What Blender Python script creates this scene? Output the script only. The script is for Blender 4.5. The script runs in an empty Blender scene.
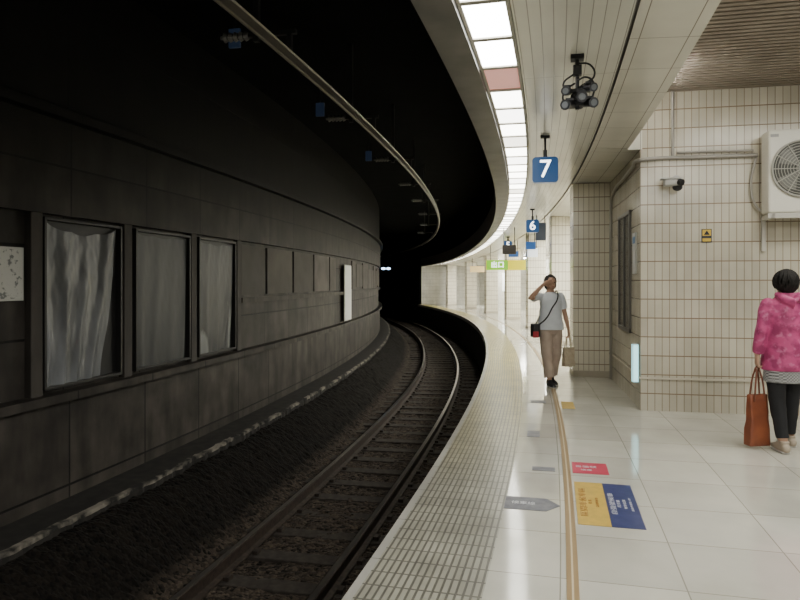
import bpy, bmesh, math, random
from math import sin, cos, pi, asin, atan2, sqrt, radians
from mathutils import Vector, Matrix, noise
random.seed(4)
CX, CY, R0 = -92.29, 26.7, 95.0
scn = bpy.context.scene
COL = scn.collection

# ------------------------------------------------------------ helpers
def P(r, s, z):
    t = s / R0
    return Vector((CX + r*cos(t), CY + r*sin(t), z))
def s_at(r, Y): return R0*asin((Y-CY)/r)
def sstep(a, b, x):
    t = max(0, min(1, (x-a)/(b-a))); return t*t*(3-2*t)
def tdr(s): return .30*sstep(-22, -5, s)
def cdz(s): return -.50*sstep(-14, 16, s)      # ceiling drops gently along the platform

def pr(m): return m.node_tree.nodes['Principled BSDF']
def mat(name, c, rough=0.6, metal=0.0, emit=None, es=0.0, spec=None):
    m = bpy.data.materials.new(name); m.use_nodes = True
    b = pr(m)
    b.inputs['Base Color'].default_value = (*c, 1)
    b.inputs['Roughness'].default_value = rough
    b.inputs['Metallic'].default_value = metal
    if spec is not None: b.inputs['Specular IOR Level'].default_value = spec
    if emit:
        b.inputs['Emission Color'].default_value = (*emit, 1)
        b.inputs['Emission Strength'].default_value = es
    return m
def N(m, t, **kw):
    n = m.node_tree.nodes.new(t)
    for k, v in kw.items(): setattr(n, k, v)
    return n
def L(m, a, b): m.node_tree.links.new(a, b)

def noisy(name, c1, c2, scale=5, rough=0.7, metal=0.0, stretch=(1,1,1), detail=6, bump=0.0, lo=0.35, hi=0.65, spec=None):
    m = mat(name, c1, rough, metal, spec=spec)
    tc = N(m, 'ShaderNodeTexCoord'); mp = N(m, 'ShaderNodeMapping')
    mp.inputs['Scale'].default_value = stretch
    no = N(m, 'ShaderNodeTexNoise'); no.inputs['Scale'].default_value = scale; no.inputs['Detail'].default_value = detail
    cr = N(m, 'ShaderNodeValToRGB')
    cr.color_ramp.elements[0].position = lo; cr.color_ramp.elements[0].color = (*c1, 1)
    cr.color_ramp.elements[1].position = hi; cr.color_ramp.elements[1].color = (*c2, 1)
    L(m, tc.outputs['Object'], mp.inputs[0]); L(m, mp.outputs[0], no.inputs['Vector'])
    L(m, no.outputs['Fac'], cr.inputs[0]); L(m, cr.outputs[0], pr(m).inputs['Base Color'])
    if bump:
        bp = N(m, 'ShaderNodeBump'); bp.inputs['Strength'].default_value = bump; bp.inputs['Distance'].default_value = 0.02
        L(m, no.outputs['Fac'], bp.inputs['Height']); L(m, bp.outputs[0], pr(m).inputs['Normal'])
    return m

def tile(name, c1, c2, mort, bw, bh, ms, offset=0.0, rough=0.3, bump=0.3, dirt=0.25, dscale=1.5, spec=None, hline=None):
    m = mat(name, c1, rough, spec=spec)
    tc = N(m, 'ShaderNodeTexCoord')
    br = N(m, 'ShaderNodeTexBrick', offset=offset, squash=1.0)
    i = br.inputs
    i['Color1'].default_value = (*c1, 1); i['Color2'].default_value = (*c2, 1); i['Mortar'].default_value = (*mort, 1)
    i['Scale'].default_value = 1; i['Mortar Size'].default_value = ms; i['Mortar Smooth'].default_value = 0.1
    i['Brick Width'].default_value = bw; i['Row Height'].default_value = bh
    L(m, tc.outputs['UV'], i['Vector'])
    no = N(m, 'ShaderNodeTexNoise'); no.inputs['Scale'].default_value = dscale; no.inputs['Detail'].default_value = 8
    L(m, tc.outputs['UV'], no.inputs['Vector'])
    mr = N(m, 'ShaderNodeMapRange'); mr.inputs[1].default_value = 0.3; mr.inputs[2].default_value = 0.7
    mr.inputs[3].default_value = 1-dirt; mr.inputs[4].default_value = 1.0
    L(m, no.outputs['Fac'], mr.inputs[0])
    mx = N(m, 'ShaderNodeMix', data_type='RGBA', blend_type='MULTIPLY')
    mx.inputs[0].default_value = 1
    L(m, br.outputs['Color'], mx.inputs[6]); L(m, mr.outputs[0], mx.inputs[7])
    out = mx.outputs[2]
    if hline:
        # wider horizontal grout courses
        sp = N(m,'ShaderNodeSeparateXYZ'); L(m, tc.outputs['UV'], sp.inputs[0])
        a = N(m,'ShaderNodeMath', operation='ADD'); L(m, sp.outputs[1], a.inputs[0]); a.inputs[1].default_value = .006
        d = N(m,'ShaderNodeMath', operation='DIVIDE'); L(m, a.outputs[0], d.inputs[0]); d.inputs[1].default_value = bh
        fr = N(m,'ShaderNodeMath', operation='FRACT'); L(m, d.outputs[0], fr.inputs[0])
        lt = N(m,'ShaderNodeMath', operation='LESS_THAN'); L(m, fr.outputs[0], lt.inputs[0]); lt.inputs[1].default_value = .012/bh
        m3 = N(m,'ShaderNodeMix', data_type='RGBA'); L(m, lt.outputs[0], m3.inputs[0]); L(m, out, m3.inputs[6]); m3.inputs[7].default_value = (*hline,1)
        out = m3.outputs[2]
    L(m, out, pr(m).inputs['Base Color'])
    if bump:
        bp = N(m, 'ShaderNodeBump', invert=True); bp.inputs['Strength'].default_value = bump; bp.inputs['Distance'].default_value = 0.004
        L(m, br.outputs['Fac'], bp.inputs['Height']); L(m, bp.outputs[0], pr(m).inputs['Normal'])
    return m

def obj(name, me, parent=None, loc=None, rotz=0.0, label=None, cat=None, kind=None, group=None, smooth=False):
    o = bpy.data.objects.new(name, me); COL.objects.link(o)
    if parent: o.parent = parent
    if loc is not None: o.location = loc
    if rotz: o.rotation_euler = (0, 0, rotz)
    if label: o['label'] = label
    if cat: o['category'] = cat
    if kind: o['kind'] = kind
    if group: o['group'] = group
    if smooth and me: me.shade_smooth()
    return o
def bm2me(bm, name, mats, uvbox=False, norm=True):
    if norm: bmesh.ops.recalc_face_normals(bm, faces=bm.faces)
    if uvbox:
        uv = bm.loops.layers.uv.new('UVMap'); bm.normal_update()
        for f in bm.faces:
            n = f.normal; ax = max(range(3), key=lambda k: abs(n[k]))
            for l in f.loops:
                c = l.vert.co
                l[uv].uv = (c.y+.28, c.z+.02) if ax == 0 else ((c.x+.28, c.z+.02) if ax == 1 else (c.x, c.y))
    me = bpy.data.meshes.new(name); bm.to_mesh(me); bm.free()
    for m in (mats if isinstance(mats, (list, tuple)) else [mats]): me.materials.append(m)
    return me
def box(bm, x0, x1, y0, y1, z0, z1, mi=0, bev=0.0):
    r = bmesh.ops.create_cube(bm, size=1.0, matrix=Matrix.Translation(((x0+x1)/2, (y0+y1)/2, (z0+z1)/2)) @ Matrix.Diagonal((abs(x1-x0), abs(y1-y0), abs(z1-z0), 1)))
    vs = r['verts']
    for f in {f for v in vs for f in v.link_faces}: f.material_index = mi
    if bev:
        bmesh.ops.bevel(bm, geom=list({e for v in vs for e in v.link_edges}), offset=bev, segments=2, profile=.5, affect='EDGES')
def cyl(bm, p0, p1, r0, r1=None, seg=20, mi=0):
    p0, p1 = Vector(p0), Vector(p1); d = p1-p0
    if r1 is None: r1 = r0
    q = d.to_track_quat('Z', 'Y').to_matrix().to_4x4()
    r = bmesh.ops.create_cone(bm, cap_ends=True, segments=seg, radius1=r0, radius2=r1, depth=d.length, matrix=Matrix.Translation((p0+p1)/2) @ q)
    for f in {f for v in r['verts'] for f in v.link_faces}: f.material_index = mi
def ell(bm, c, rx, ry, rz, seg=20):
    bmesh.ops.create_uvsphere(bm, u_segments=seg, v_segments=seg//2+2, radius=1, matrix=Matrix.Translation(c) @ Matrix.Diagonal((rx, ry, rz, 1)))
def tube(bm, pts, rad, side=(1,0,0), seg=16, round0=True, round1=True):
    pts = [Vector(p) for p in pts]
    rad = [(q, q) if not isinstance(q, tuple) else q for q in rad]
    n = len(pts); rings = []
    S = Vector(side)
    def frame(t):
        sd = S - t*S.dot(t)
        if sd.length < 0.15: sd = Vector((0,1,0)) - t*t.y
        sd.normalize(); return sd, t.cross(sd)
    def ring(c, t, a, b):
        sd, up = frame(t)
        return [bm.verts.new(c + sd*a*cos(2*pi*k/seg) + up*b*sin(2*pi*k/seg)) for k in range(seg)]
    for i in range(n):
        t = (pts[min(i+1, n-1)] - pts[max(i-1, 0)]).normalized()
        a, b = rad[i]
        if i == 0 and round0:
            for g in (75, 50, 25): rings.append(ring(pts[0]-t*min(a,b)*sin(radians(g)), t, a*cos(radians(g)), b*cos(radians(g))))
        rings.append(ring(pts[i], t, a, b))
        if i == n-1 and round1:
            for g in (25, 50, 75): rings.append(ring(pts[i]+t*min(a,b)*sin(radians(g)), t, a*cos(radians(g)), b*cos(radians(g))))
    for a, b in zip(rings, rings[1:]):
        for k in range(seg): bm.faces.new((a[k], a[(k+1)%seg], b[(k+1)%seg], b[k]))
    bm.faces.new(rings[0][::-1]); bm.faces.new(rings[-1])
def sweep(name, prof, s0, s1, ds, mats, segmat=None, closed=False, v0=0.0, parent=None, jit=None, **kw):
    bm = bmesh.new(); uv = bm.loops.layers.uv.new('UVMap')
    n = max(1, int(round((s1-s0)/ds))); S = [s0+(s1-s0)*i/n for i in range(n+1)]
    pl = list(prof) + ([prof[0]] if closed else [])
    V = [v0]
    for a, b in zip(pl, pl[1:]): V.append(V[-1]+math.hypot(b[0]-a[0], b[1]-a[1]))
    rows = []
    for s in S:
        row = []
        for j, (r, z) in enumerate(prof):
            dr, dz = jit(s, j) if jit else (0, 0)
            row.append(bm.verts.new(P(r+dr, s, z+dz)))
        rows.append(row)
    m = len(prof)
    for i in range(n):
        for j in range(len(pl)-1):
            j2 = (j+1) % m
            f = bm.faces.new((rows[i][j], rows[i+1][j], rows[i+1][j2], rows[i][j2]))
            if segmat: f.material_index = segmat[j]
            for l, (a, b) in zip(f.loops, ((S[i], V[j]), (S[i+1], V[j]), (S[i+1], V[j+1]), (S[i], V[j+1]))): l[uv].uv = (a, b)
    if closed:
        bm.faces.new(rows[0]); bm.faces.new(rows[-1][::-1])
    me = bm2me(bm, name, mats, norm=closed)
    return obj(name, me, parent=parent, **kw)
def frame_rs(r, s, z=0.0): return dict(loc=P(r, s, z), rotz=s/R0)
def empty(name, **kw):
    return obj(name, None, **kw)
def bake(o, mods):
    for t, kw in mods:
        md = o.modifiers.new(t, t)
        for k, v in kw.items(): setattr(md, k, v)
    dg = bpy.context.evaluated_depsgraph_get(); dg.update()
    me = bpy.data.meshes.new_from_object(o.evaluated_get(dg))
    o.modifiers.clear(); o.data = me
    return me
def organic(name, bm, m, parent=None, vox=0.006, sm=4, **kw):
    me = bm2me(bm, name, m)
    o = obj(name, me, parent=parent, **kw)
    mm = list(me.materials)
    bake(o, [('REMESH', dict(mode='VOXEL', voxel_size=vox)), ('SMOOTH', dict(factor=0.5, iterations=sm))])
    if not o.data.materials:
        for x in mm: o.data.materials.append(x)
    o.data.shade_smooth()
    return o
def text(body, size, m, parent, loc, rot=(0,0,0), name='lettering', ext=0.0008, sx=1.0):
    cu = bpy.data.curves.new(name, 'FONT'); cu.body = body; cu.size = size; cu.extrude = ext
    cu.align_x = 'CENTER'; cu.align_y = 'CENTER'
    t = bpy.data.objects.new(name+'_tmp', cu); COL.objects.link(t)
    dg = bpy.context.evaluated_depsgraph_get(); dg.update()
    me = bpy.data.meshes.new_from_object(t.evaluated_get(dg)); bpy.data.objects.remove(t)
    me.materials.clear(); me.materials.append(m)
    o = obj(name, me, parent=parent, loc=loc); o.rotation_euler = rot; o.scale = (sx, 1, 1)
    return o
def copytree(src, **f):
    c = src.copy(); COL.objects.link(c)
    c.location = f['loc']; c.rotation_euler = (0, 0, f['rotz'])
    for ch in list(src.children):
        k = ch.copy(); COL.objects.link(k); k.parent = c
        for g in list(ch.children):
            h = g.copy(); COL.objects.link(h); h.parent = k
    return c

# ------------------------------------------------------------ materials
M_floor = tile('floor_tile', (.68,.665,.58), (.58,.565,.49), (.33,.32,.26), .6, .6, .0035, rough=.10, bump=.08, dirt=.26, dscale=1.3, spec=.8)
M_strip = tile('edge_bar_tile', (.42,.41,.34), (.36,.35,.285), (.15,.145,.12), .15, .0375, .0065, rough=.3, bump=.9, dirt=.38, dscale=3)
def tint_far(m, c, a, b):
    # the ribbed tiles are yellow further along the platform
    tc = N(m,'ShaderNodeTexCoord'); sp = N(m,'ShaderNodeSeparateXYZ'); L(m, tc.outputs['UV'], sp.inputs[0])
    mr = N(m,'ShaderNodeMapRange'); mr.inputs[1].default_value=a; mr.inputs[2].default_value=b; L(m, sp.outputs[0], mr.inputs[0])
    bs = pr(m); src = bs.inputs['Base Color'].links[0].from_socket
    mx = N(m,'ShaderNodeMix', data_type='RGBA', blend_type='MULTIPLY'); L(m, mr.outputs[0], mx.inputs[0]); L(m, src, mx.inputs[6]); mx.inputs[7].default_value=(*c,1)
    L(m, mx.outputs[2], bs.inputs['Base Color'])
tint_far(M_strip, (1.3,1.12,.32), -22, -17)
M_nose = tile('edge_stone', (.46,.45,.41), (.42,.41,.37), (.2,.2,.18), .6, .3, .004, rough=.35, dirt=.3)
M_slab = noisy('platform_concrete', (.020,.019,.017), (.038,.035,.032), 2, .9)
M_wtile = tile('wall_tile', (.725,.675,.545), (.63,.58,.46), (.34,.28,.20), .080, .22, .0040, rough=.2, bump=.4, dirt=.34, dscale=1.0, hline=(.25,.185,.125))
M_ctile = tile('column_tile_brightened', (.90,.85,.71), (.84,.79,.65), (.42,.35,.25), .080, .22, .0040, rough=.2, bump=.4, dirt=.18, dscale=1.0, hline=(.32,.24,.16))  # paler copy of the wall tile; colour makes up for light missing on columns
M_wtile2 = tile('back_wall_tile', (.80,.785,.71), (.75,.735,.66), (.35,.3,.25), .1, .24, .004, rough=.25, dirt=.2)
M_ceil = tile('ceiling_panel', (.78,.77,.68), (.75,.74,.65), (.40,.385,.33), 1.8, .075, .0032, rough=.25, bump=.4, dirt=.14)
M_ceil2 = tile('soffit_panel', (.79,.77,.67), (.76,.74,.64), (.30,.27,.22), .62, .30, .0035, rough=.2, bump=.3, dirt=.14)
M_fascia = noisy('fascia_metal', (.13,.125,.115), (.185,.175,.16), 3, .5)
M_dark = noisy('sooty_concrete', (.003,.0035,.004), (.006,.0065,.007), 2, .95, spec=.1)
M_slat = noisy('slat_brown', (.24,.20,.16), (.31,.265,.215), 3, .5)
M_black = mat('matte_black', (.012,.012,.013), .5)
M_void = mat('void_dark', (.004,.004,.004), 1.0)
M_steel = mat('galvanised_steel', (.45,.45,.43), .35, .8)
M_alu = mat('conductor_aluminium', (.24,.22,.19), .45, .6)
M_ins = mat('insulator', (.03,.03,.03), .5)
M_rail = noisy('rail_rust', (.022,.015,.011), (.05,.035,.026), 20, .7, .2)
M_railtop = mat('rail_polished', (.36,.33,.30), .30, .95)
M_sleeper = noisy('sleeper_concrete', (.024,.019,.015), (.046,.038,.031), 14, .95)
M_skin = mat('skin', (.48,.29,.20), .5)
M_hair = noisy('hair_black', (.006,.0055,.005), (.018,.015,.013), 60, .75, spec=.25)

def left_wall_mat():
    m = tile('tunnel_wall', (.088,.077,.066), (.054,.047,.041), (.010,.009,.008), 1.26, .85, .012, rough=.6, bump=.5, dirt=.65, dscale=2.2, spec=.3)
    tc = N(m, 'ShaderNodeTexCoord'); mp = N(m, 'ShaderNodeMapping'); mp.inputs['Scale'].default_value = (2.6, .6, 1)
    no = N(m, 'ShaderNodeTexNoise'); no.inputs['Scale'].default_value = 1.5; no.inputs['Detail'].default_value = 8
    L(m, tc.outputs['UV'], mp.inputs[0]); L(m, mp.outputs[0], no.inputs['Vector'])
    mr = N(m, 'ShaderNodeMapRange'); mr.inputs[1].default_value = .32; mr.inputs[2].default_value = .68; mr.inputs[3].default_value = .55; mr.inputs[4].default_value = 1.4
    L(m, no.outputs['Fac'], mr.inputs[0])
    b = pr(m); src = b.inputs['Base Color'].links[0].from_socket
    mx = N(m, 'ShaderNodeMix', data_type='RGBA', blend_type='MULTIPLY'); mx.inputs[0].default_value = 1
    L(m, src, mx.inputs[6]); L(m, mr.outputs[0], mx.inputs[7])
    # wall colour darkens upwards
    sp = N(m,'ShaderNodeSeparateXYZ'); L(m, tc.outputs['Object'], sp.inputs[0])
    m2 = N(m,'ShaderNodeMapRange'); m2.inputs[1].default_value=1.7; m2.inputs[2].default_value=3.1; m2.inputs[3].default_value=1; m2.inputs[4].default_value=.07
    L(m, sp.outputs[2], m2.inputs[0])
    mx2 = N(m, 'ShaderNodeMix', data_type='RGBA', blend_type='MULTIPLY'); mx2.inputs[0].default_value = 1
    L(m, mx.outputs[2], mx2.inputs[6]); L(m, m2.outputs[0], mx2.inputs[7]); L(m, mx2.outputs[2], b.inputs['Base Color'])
    return m
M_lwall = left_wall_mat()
def ballast_mat():
    m = mat('ballast_stone', (.03,.03,.03), .95)
    tc = N(m, 'ShaderNodeTexCoord')
    vo = N(m, 'ShaderNodeTexVoronoi'); vo.inputs['Scale'].default_value = 30
    L(m, tc.outputs['Object'], vo.inputs['Vector'])
    cr = N(m, 'ShaderNodeValToRGB'); e = cr.color_ramp.elements
    e[0].color = (.006,.005,.004,1); e[1].color = (.082,.064,.049,1); e[1].position = .97
    sp = N(m, 'ShaderNodeSeparateColor'); L(m, vo.outputs['Color'], sp.inputs[0]); L(m, sp.outputs[0], cr.inputs[0])
    # stones nearly black on the bank beside the wall
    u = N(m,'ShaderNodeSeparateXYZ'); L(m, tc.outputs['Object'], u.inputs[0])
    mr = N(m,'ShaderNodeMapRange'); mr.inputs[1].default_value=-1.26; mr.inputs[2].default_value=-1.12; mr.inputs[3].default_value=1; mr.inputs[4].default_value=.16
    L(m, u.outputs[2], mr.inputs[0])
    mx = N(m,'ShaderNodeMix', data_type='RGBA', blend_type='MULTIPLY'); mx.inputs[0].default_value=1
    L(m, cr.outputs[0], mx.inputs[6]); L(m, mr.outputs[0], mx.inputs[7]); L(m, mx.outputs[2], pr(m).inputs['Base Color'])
    pr(m).inputs['Specular IOR Level'].default_value = .2
    bp = N(m, 'ShaderNodeBump', invert=True); bp.inputs['Strength'].default_value = .7; bp.inputs['Distance'].default_value = .022
    L(m, vo.outputs['Distance'], bp.inputs['Height']); L(m, bp.outputs[0], pr(m).inputs['Normal'])
    return m
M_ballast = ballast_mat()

# ------------------------------------------------------------ structure
SA, SB, SP = -31.0, 38.0, 17.0
S_F = s_at(97, 7.6)
S_E = s_at(97, 10.25)
st = dict(kind='structure')
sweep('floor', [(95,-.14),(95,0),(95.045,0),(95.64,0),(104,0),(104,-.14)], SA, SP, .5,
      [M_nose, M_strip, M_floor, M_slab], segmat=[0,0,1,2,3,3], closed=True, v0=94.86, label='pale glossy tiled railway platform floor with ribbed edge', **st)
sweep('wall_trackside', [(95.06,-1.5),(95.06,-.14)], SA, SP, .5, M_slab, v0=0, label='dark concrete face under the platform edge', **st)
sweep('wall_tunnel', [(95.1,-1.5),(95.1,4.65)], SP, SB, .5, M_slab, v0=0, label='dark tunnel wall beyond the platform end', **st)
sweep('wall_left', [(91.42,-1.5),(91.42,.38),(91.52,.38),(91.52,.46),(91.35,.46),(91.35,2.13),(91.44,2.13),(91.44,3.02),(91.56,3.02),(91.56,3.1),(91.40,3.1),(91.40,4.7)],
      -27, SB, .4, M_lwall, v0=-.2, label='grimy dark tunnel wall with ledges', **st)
def curbjit(s, j):
    if j in (2,3,4): return (.035*noise.noise((s*2.2, 1, 0)) + .028*noise.noise((s*9, 5, 0)) + .012*noise.noise((s*25, 5, j)), 0)
    return (0, 0)
M_curb = noisy('curb_concrete', (.010,.009,.008), (.024,.021,.018), 7, .9)
M_curbtop = noisy('curb_edge', (.014,.013,.012), (.24,.215,.18), 4.5, .9, lo=.44, hi=.60)
sweep('trim_1', [(91.3,-1.5),(91.3,-.57),(91.81,-.57),(91.86,-.575),(91.865,-.61),(91.9,-1.5)], -27, SB, .05, [M_curb, M_curbtop], segmat=[0,0,1,1,0,0], closed=True, jit=curbjit, label='rough concrete kerb at the foot of the tunnel wall', **st)
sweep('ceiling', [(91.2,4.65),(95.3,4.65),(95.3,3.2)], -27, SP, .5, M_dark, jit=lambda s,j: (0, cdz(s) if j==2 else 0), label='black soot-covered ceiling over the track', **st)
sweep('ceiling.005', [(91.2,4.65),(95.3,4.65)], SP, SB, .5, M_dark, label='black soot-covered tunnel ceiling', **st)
cj = lambda s, j: (0, cdz(s))
sweep('trim_2', [(95.2,3.05),(95.42,3.05),(95.42,3.6),(95.2,3.6)], SA, SP, .4, M_fascia, closed=True, jit=cj, label='grey curved metal fascia along the ceiling edge', **st)
cp = [(95.42,3.16),(95.72,3.16),(95.72,3.10),(96.42,3.10),(96.42,3.125),(96.44,3.125),(96.44,3.09)]
sweep('ceiling.001', cp+[(96.87,3.07),(96.89,3.8)], SA, S_F, .4,
      [M_fascia, M_ceil, M_ceil2], segmat=[0,0,1,0,0,0,2,2], v0=0, label='cream metal panel ceiling above the platform', **st)
sweep('ceiling.002', cp+[(97.0,3.06),(99.4,3.06)], S_F, SP, .4,
      [M_fascia, M_ceil, M_ceil2], segmat=[0,0,1,0,0,0,2,2], v0=0, jit=cj, label='cream metal panel ceiling above the platform', **st)
bm = bmesh.new()
s = SA
while s < S_F:
    a, b = s, s+.05
    pts = []
    for z in (3.70, 3.74):
        pts += [bm.verts.new(P(96.89,a,z)), bm.verts.new(P(96.89,b,z)), bm.verts.new(P(104,b,z)), bm.verts.new(P(104,a,z))]
    for q in ((0,1,2,3),(4,7,6,5),(0,4,5,1),(1,5,6,2),(2,6,7,3),(3,7,4,0)): bm.faces.new([pts[k] for k in q])
    s += .085
obj('ceiling.003', bm2me(bm, 'slats', M_slat), label='brown slatted recessed ceiling', **st)
sweep('ceiling.004', [(96.89,3.82),(104,3.82)], SA, S_F+.3, .5, M_void, label='dark cavity above the slats', **st)

def radial_wall(name, s, r0, r1, z0, z1, m, label):
    bm = bmesh.new(); uv = bm.loops.layers.uv.new('UVMap')
    c = [(r0,z0),(r1,z0),(r1,z1),(r0,z1)]
    f = bm.faces.new([bm.verts.new(P(r,s,z)) for r, z in c])
    for l, q in zip(f.loops, c): l[uv].uv = (q[0]-97.0, q[1]+.02)
    return obj(name, bm2me(bm, name, m, norm=False), kind='structure', label=label)
radial_wall('wall_front', S_F, 97.0, 104, 0, 3.82, M_wtile, 'cream tiled wall with narrow upright tiles')
radial_wall('wall_front.001', S_F-.001, 96.86, 97.02, 3.05, 3.82, M_ceil2, 'small cream infill above the tiled corner')
sweep('wall_side', [(97,0),(97,3.82)], S_F, S_E, .3, M_wtile, v0=.02, label='cream tiled side wall facing the track', **st)
radial_wall('wall_end', S_E, 97.0, 99.4, 0, 3.1, M_wtile, 'cream tiled return wall')
radial_wall('wall_far', SP, 95.25, 99.4, 0, 2.70, M_wtile2, 'pale tiled wall closing the platform end')
radial_wall('wall_far.001', SP+.02, 95.1, 99.4, -1.5, 4.65, M_dark, 'dark concrete bulkhead at the platform end')
sweep('wall_back', [(99.3,0),(99.3,3.1)], S_E, SP, .5, M_wtile2, v0=.02, label='pale tiled wall along the rear of the platform', **st)
M_trimtile = mat('trim_bead', (.60,.55,.45), .25)
bm = bmesh.new(); box(bm, -.012, 6.9, -.02, 0, .37, .39)
o = obj('trim_3', bm2me(bm, 't', M_trimtile), label='narrow cream bead along the tiled wall', kind='structure', **frame_rs(97.0, S_F))
sweep('trim_4', [(96.985,.37),(97,.37),(97,.39),(96.985,.39)], S_F, S_E, .3, M_trimtile, closed=True, label='narrow cream bead along the tiled side wall', **st)

# piers between the panels, flat blocks further on
M_pil = noisy('pilaster', (.040,.035,.030), (.075,.065,.056), 6, .7, stretch=(1,1,.3))
bm = bmesh.new(); box(bm, -.03, .05, -.07, .07, .44, 2.14, bev=.008)
pme = bm2me(bm, 'pilaster', M_pil)
for s in [-23.2, -21.84, -20.475, -19.015, -17.6]:
    obj('wall_pilaster', pme, label='narrow dark upright pier on the tunnel wall', cat='pier', group='piers on the tunnel wall', **frame_rs(91.37, s))
M_blk = [noisy('wall_block_%d' % i, tuple(c*.6 for c in q), q, 2.2, .7) for i, q in enumerate(((.10,.088,.075),(.075,.066,.057),(.135,.12,.105)))]
bm = bmesh.new(); s = -17.45; rb = random.Random(7)
while s < 6:
    wd = rb.choice((.75,1.1,1.45))
    if not (s+wd > -10.9 and s < -9.2):
        z0, z1 = rb.choice(((1.30,2.08),(1.36,2.02),(1.30,1.92))); k = rb.randrange(3)
        v = []
        for r in (91.345, 91.385):
            for (ss, zz) in ((s,z0),(s+wd-.1,z0),(s+wd-.1,z1),(s,z1)): v.append(bm.verts.new(P(r,ss,zz)))
        for q in ((4,5,6,7),(0,1,5,4),(1,2,6,5),(2,3,7,6),(3,0,4,7)): bm.faces.new([v[i] for i in q]).material_index = k
    s += wd
obj('trim_6', bm2me(bm,'blocks',M_blk), label='row of flat grey blocks along the tunnel wall', kind='structure')
sweep('trim_5', [(91.35,1.18),(91.43,1.18),(91.43,1.26),(91.35,1.26)], -17.5, 6, .4, M_pil, closed=True, label='dark horizontal rail dividing the tunnel wall', **st)

# ------------------------------------------------------------ track
bm = bmesh.new()
r0, r1 = 91.80, 95.04; nr = 66
s0, s1 = -25.0, SB
rows = []; s = s0
while s < s1:
    stp = .05 if s < -10 else .12
    row = []; c = 93.48+tdr(s)
    for i in range(nr+1):
        r = r0 + (r1-r0)*i/nr
        z = -1.278 + .020*noise.noise((r*9, s*9, 0)) + .020*noise.noise((r*24, s*24, 3)) + .03*noise.noise((r*1.3, s*.8, 7))
        z += .62*sstep(92.75, 91.85, r)
        d = r-c
        if d > 1.15: z -= (d-1.15)*.12
        row.append(bm.verts.new(P(r+random.uniform(-.01,.01), s+random.uniform(-.01,.01), z)))
    rows.append(row); s += stp
for a, b in zip(rows, rows[1:]):
    for i in range(nr): bm.faces.new((a[i], b[i], b[i+1], a[i+1]))
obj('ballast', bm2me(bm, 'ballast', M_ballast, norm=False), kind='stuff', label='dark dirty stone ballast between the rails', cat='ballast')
prof = lambda rc: [(rc-.065,-1.25),(rc+.065,-1.25),(rc+.065,-1.238),(rc+.012,-1.225),(rc+.012,-1.145),(rc+.034,-1.13),(rc+.034,-1.102),(rc+.026,-1.098),(rc-.026,-1.098),(rc-.034,-1.102),(rc-.034,-1.13),(rc-.012,-1.145),(rc-.012,-1.225),(rc-.065,-1.238)]
for rc in (92.92, 94.02):
    sweep('rail', prof(rc), -25, SB, .25, [M_rail, M_railtop], segmat=[0]*7+[1]+[0]*6, closed=True, jit=lambda s, j: (tdr(s), 0), label='steel running rail with polished top on ballast', cat='rail', group='running rails')
bm = bmesh.new(); box(bm, -1.1, 1.1, -.11, .11, -1.40, -1.262, bev=.012)
for x in (-.56, .54):
    for d in (-.095, .095): box(bm, x+d-.03, x+d+.03, -.05, .05, -1.265, -1.225, mi=1, bev=.006)
sme = bm2me(bm, 'sleeper', [M_sleeper, M_rail])
s = -25
while s < 30:
    obj('railway_sleeper', sme, label='dusty concrete sleeper half sunk in ballast', cat='sleeper', group='sleepers under the track', **frame_rs(93.48+tdr(s), s)); s += .62

# overhead conductor rail and supports
sweep('overhead_conductor_rail', [(93.70,3.42),(93.72,3.41),(93.74,3.42),(93.742,3.49),(93.755,3.50),(93.685,3.50),(93.698,3.49)], -26, SB, .25, M_alu, closed=True, label='thin curved metal overhead conductor rail above the track', cat='rail')
sup = empty('catenary_support', label='dark bracket with insulator holding the overhead rail', cat='bracket', group='overhead rail brackets', **frame_rs(93.72, -21.5))
bm = bmesh.new(); box(bm, -.34, -.29, -.025, .025, 3.62, 4.65); box(bm, -.42, .06, -.02, .02, 3.66, 3.70); box(bm, -.02, .02, -.02, .02, 3.50, 3.68)
obj('bracket_arm', bm2me(bm, 'arm', M_ins), parent=sup)
bm = bmesh.new()
for i in range(5): cyl(bm, (-.62+i*.05, 0, 3.68), (-.59+i*.05, 0, 3.68), .045, .03, 14)
cyl(bm, (-.66,0,3.68), (-.33,0,3.68), .016)
obj('insulator', bm2me(bm, 'ins', mat('insulator_grey', (.14,.135,.13), .35)), parent=sup)
for s in (-18.5,-15.5,-12.5,-9.5,-6,-2,2): copytree(sup, **frame_rs(93.72, s))
# small dim signs hanging from the tunnel roof
M_tsign = mat('tunnel_sign_blue', (.03,.05,.10), .5, emit=(.10,.16,.30), es=.06)
for Y in (7.5, 10.6, 14.5):
    p = empty('tunnel_hanging_sign', label='small dim blue sign hanging from the tunnel ceiling', cat='sign', group='small signs over the track', **frame_rs(92.4, s_at(92.4, Y)))
    bm = bmesh.new(); box(bm,-.012,.012,-.012,.012,4.42,4.65); obj('hanger', bm2me(bm,'h',M_ins), parent=p)
    bm = bmesh.new(); box(bm,-.07,.07,-.02,.02,4.20,4.42,bev=.006); obj('sign_plate', bm2me(bm,'h',M_tsign), parent=p)

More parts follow.
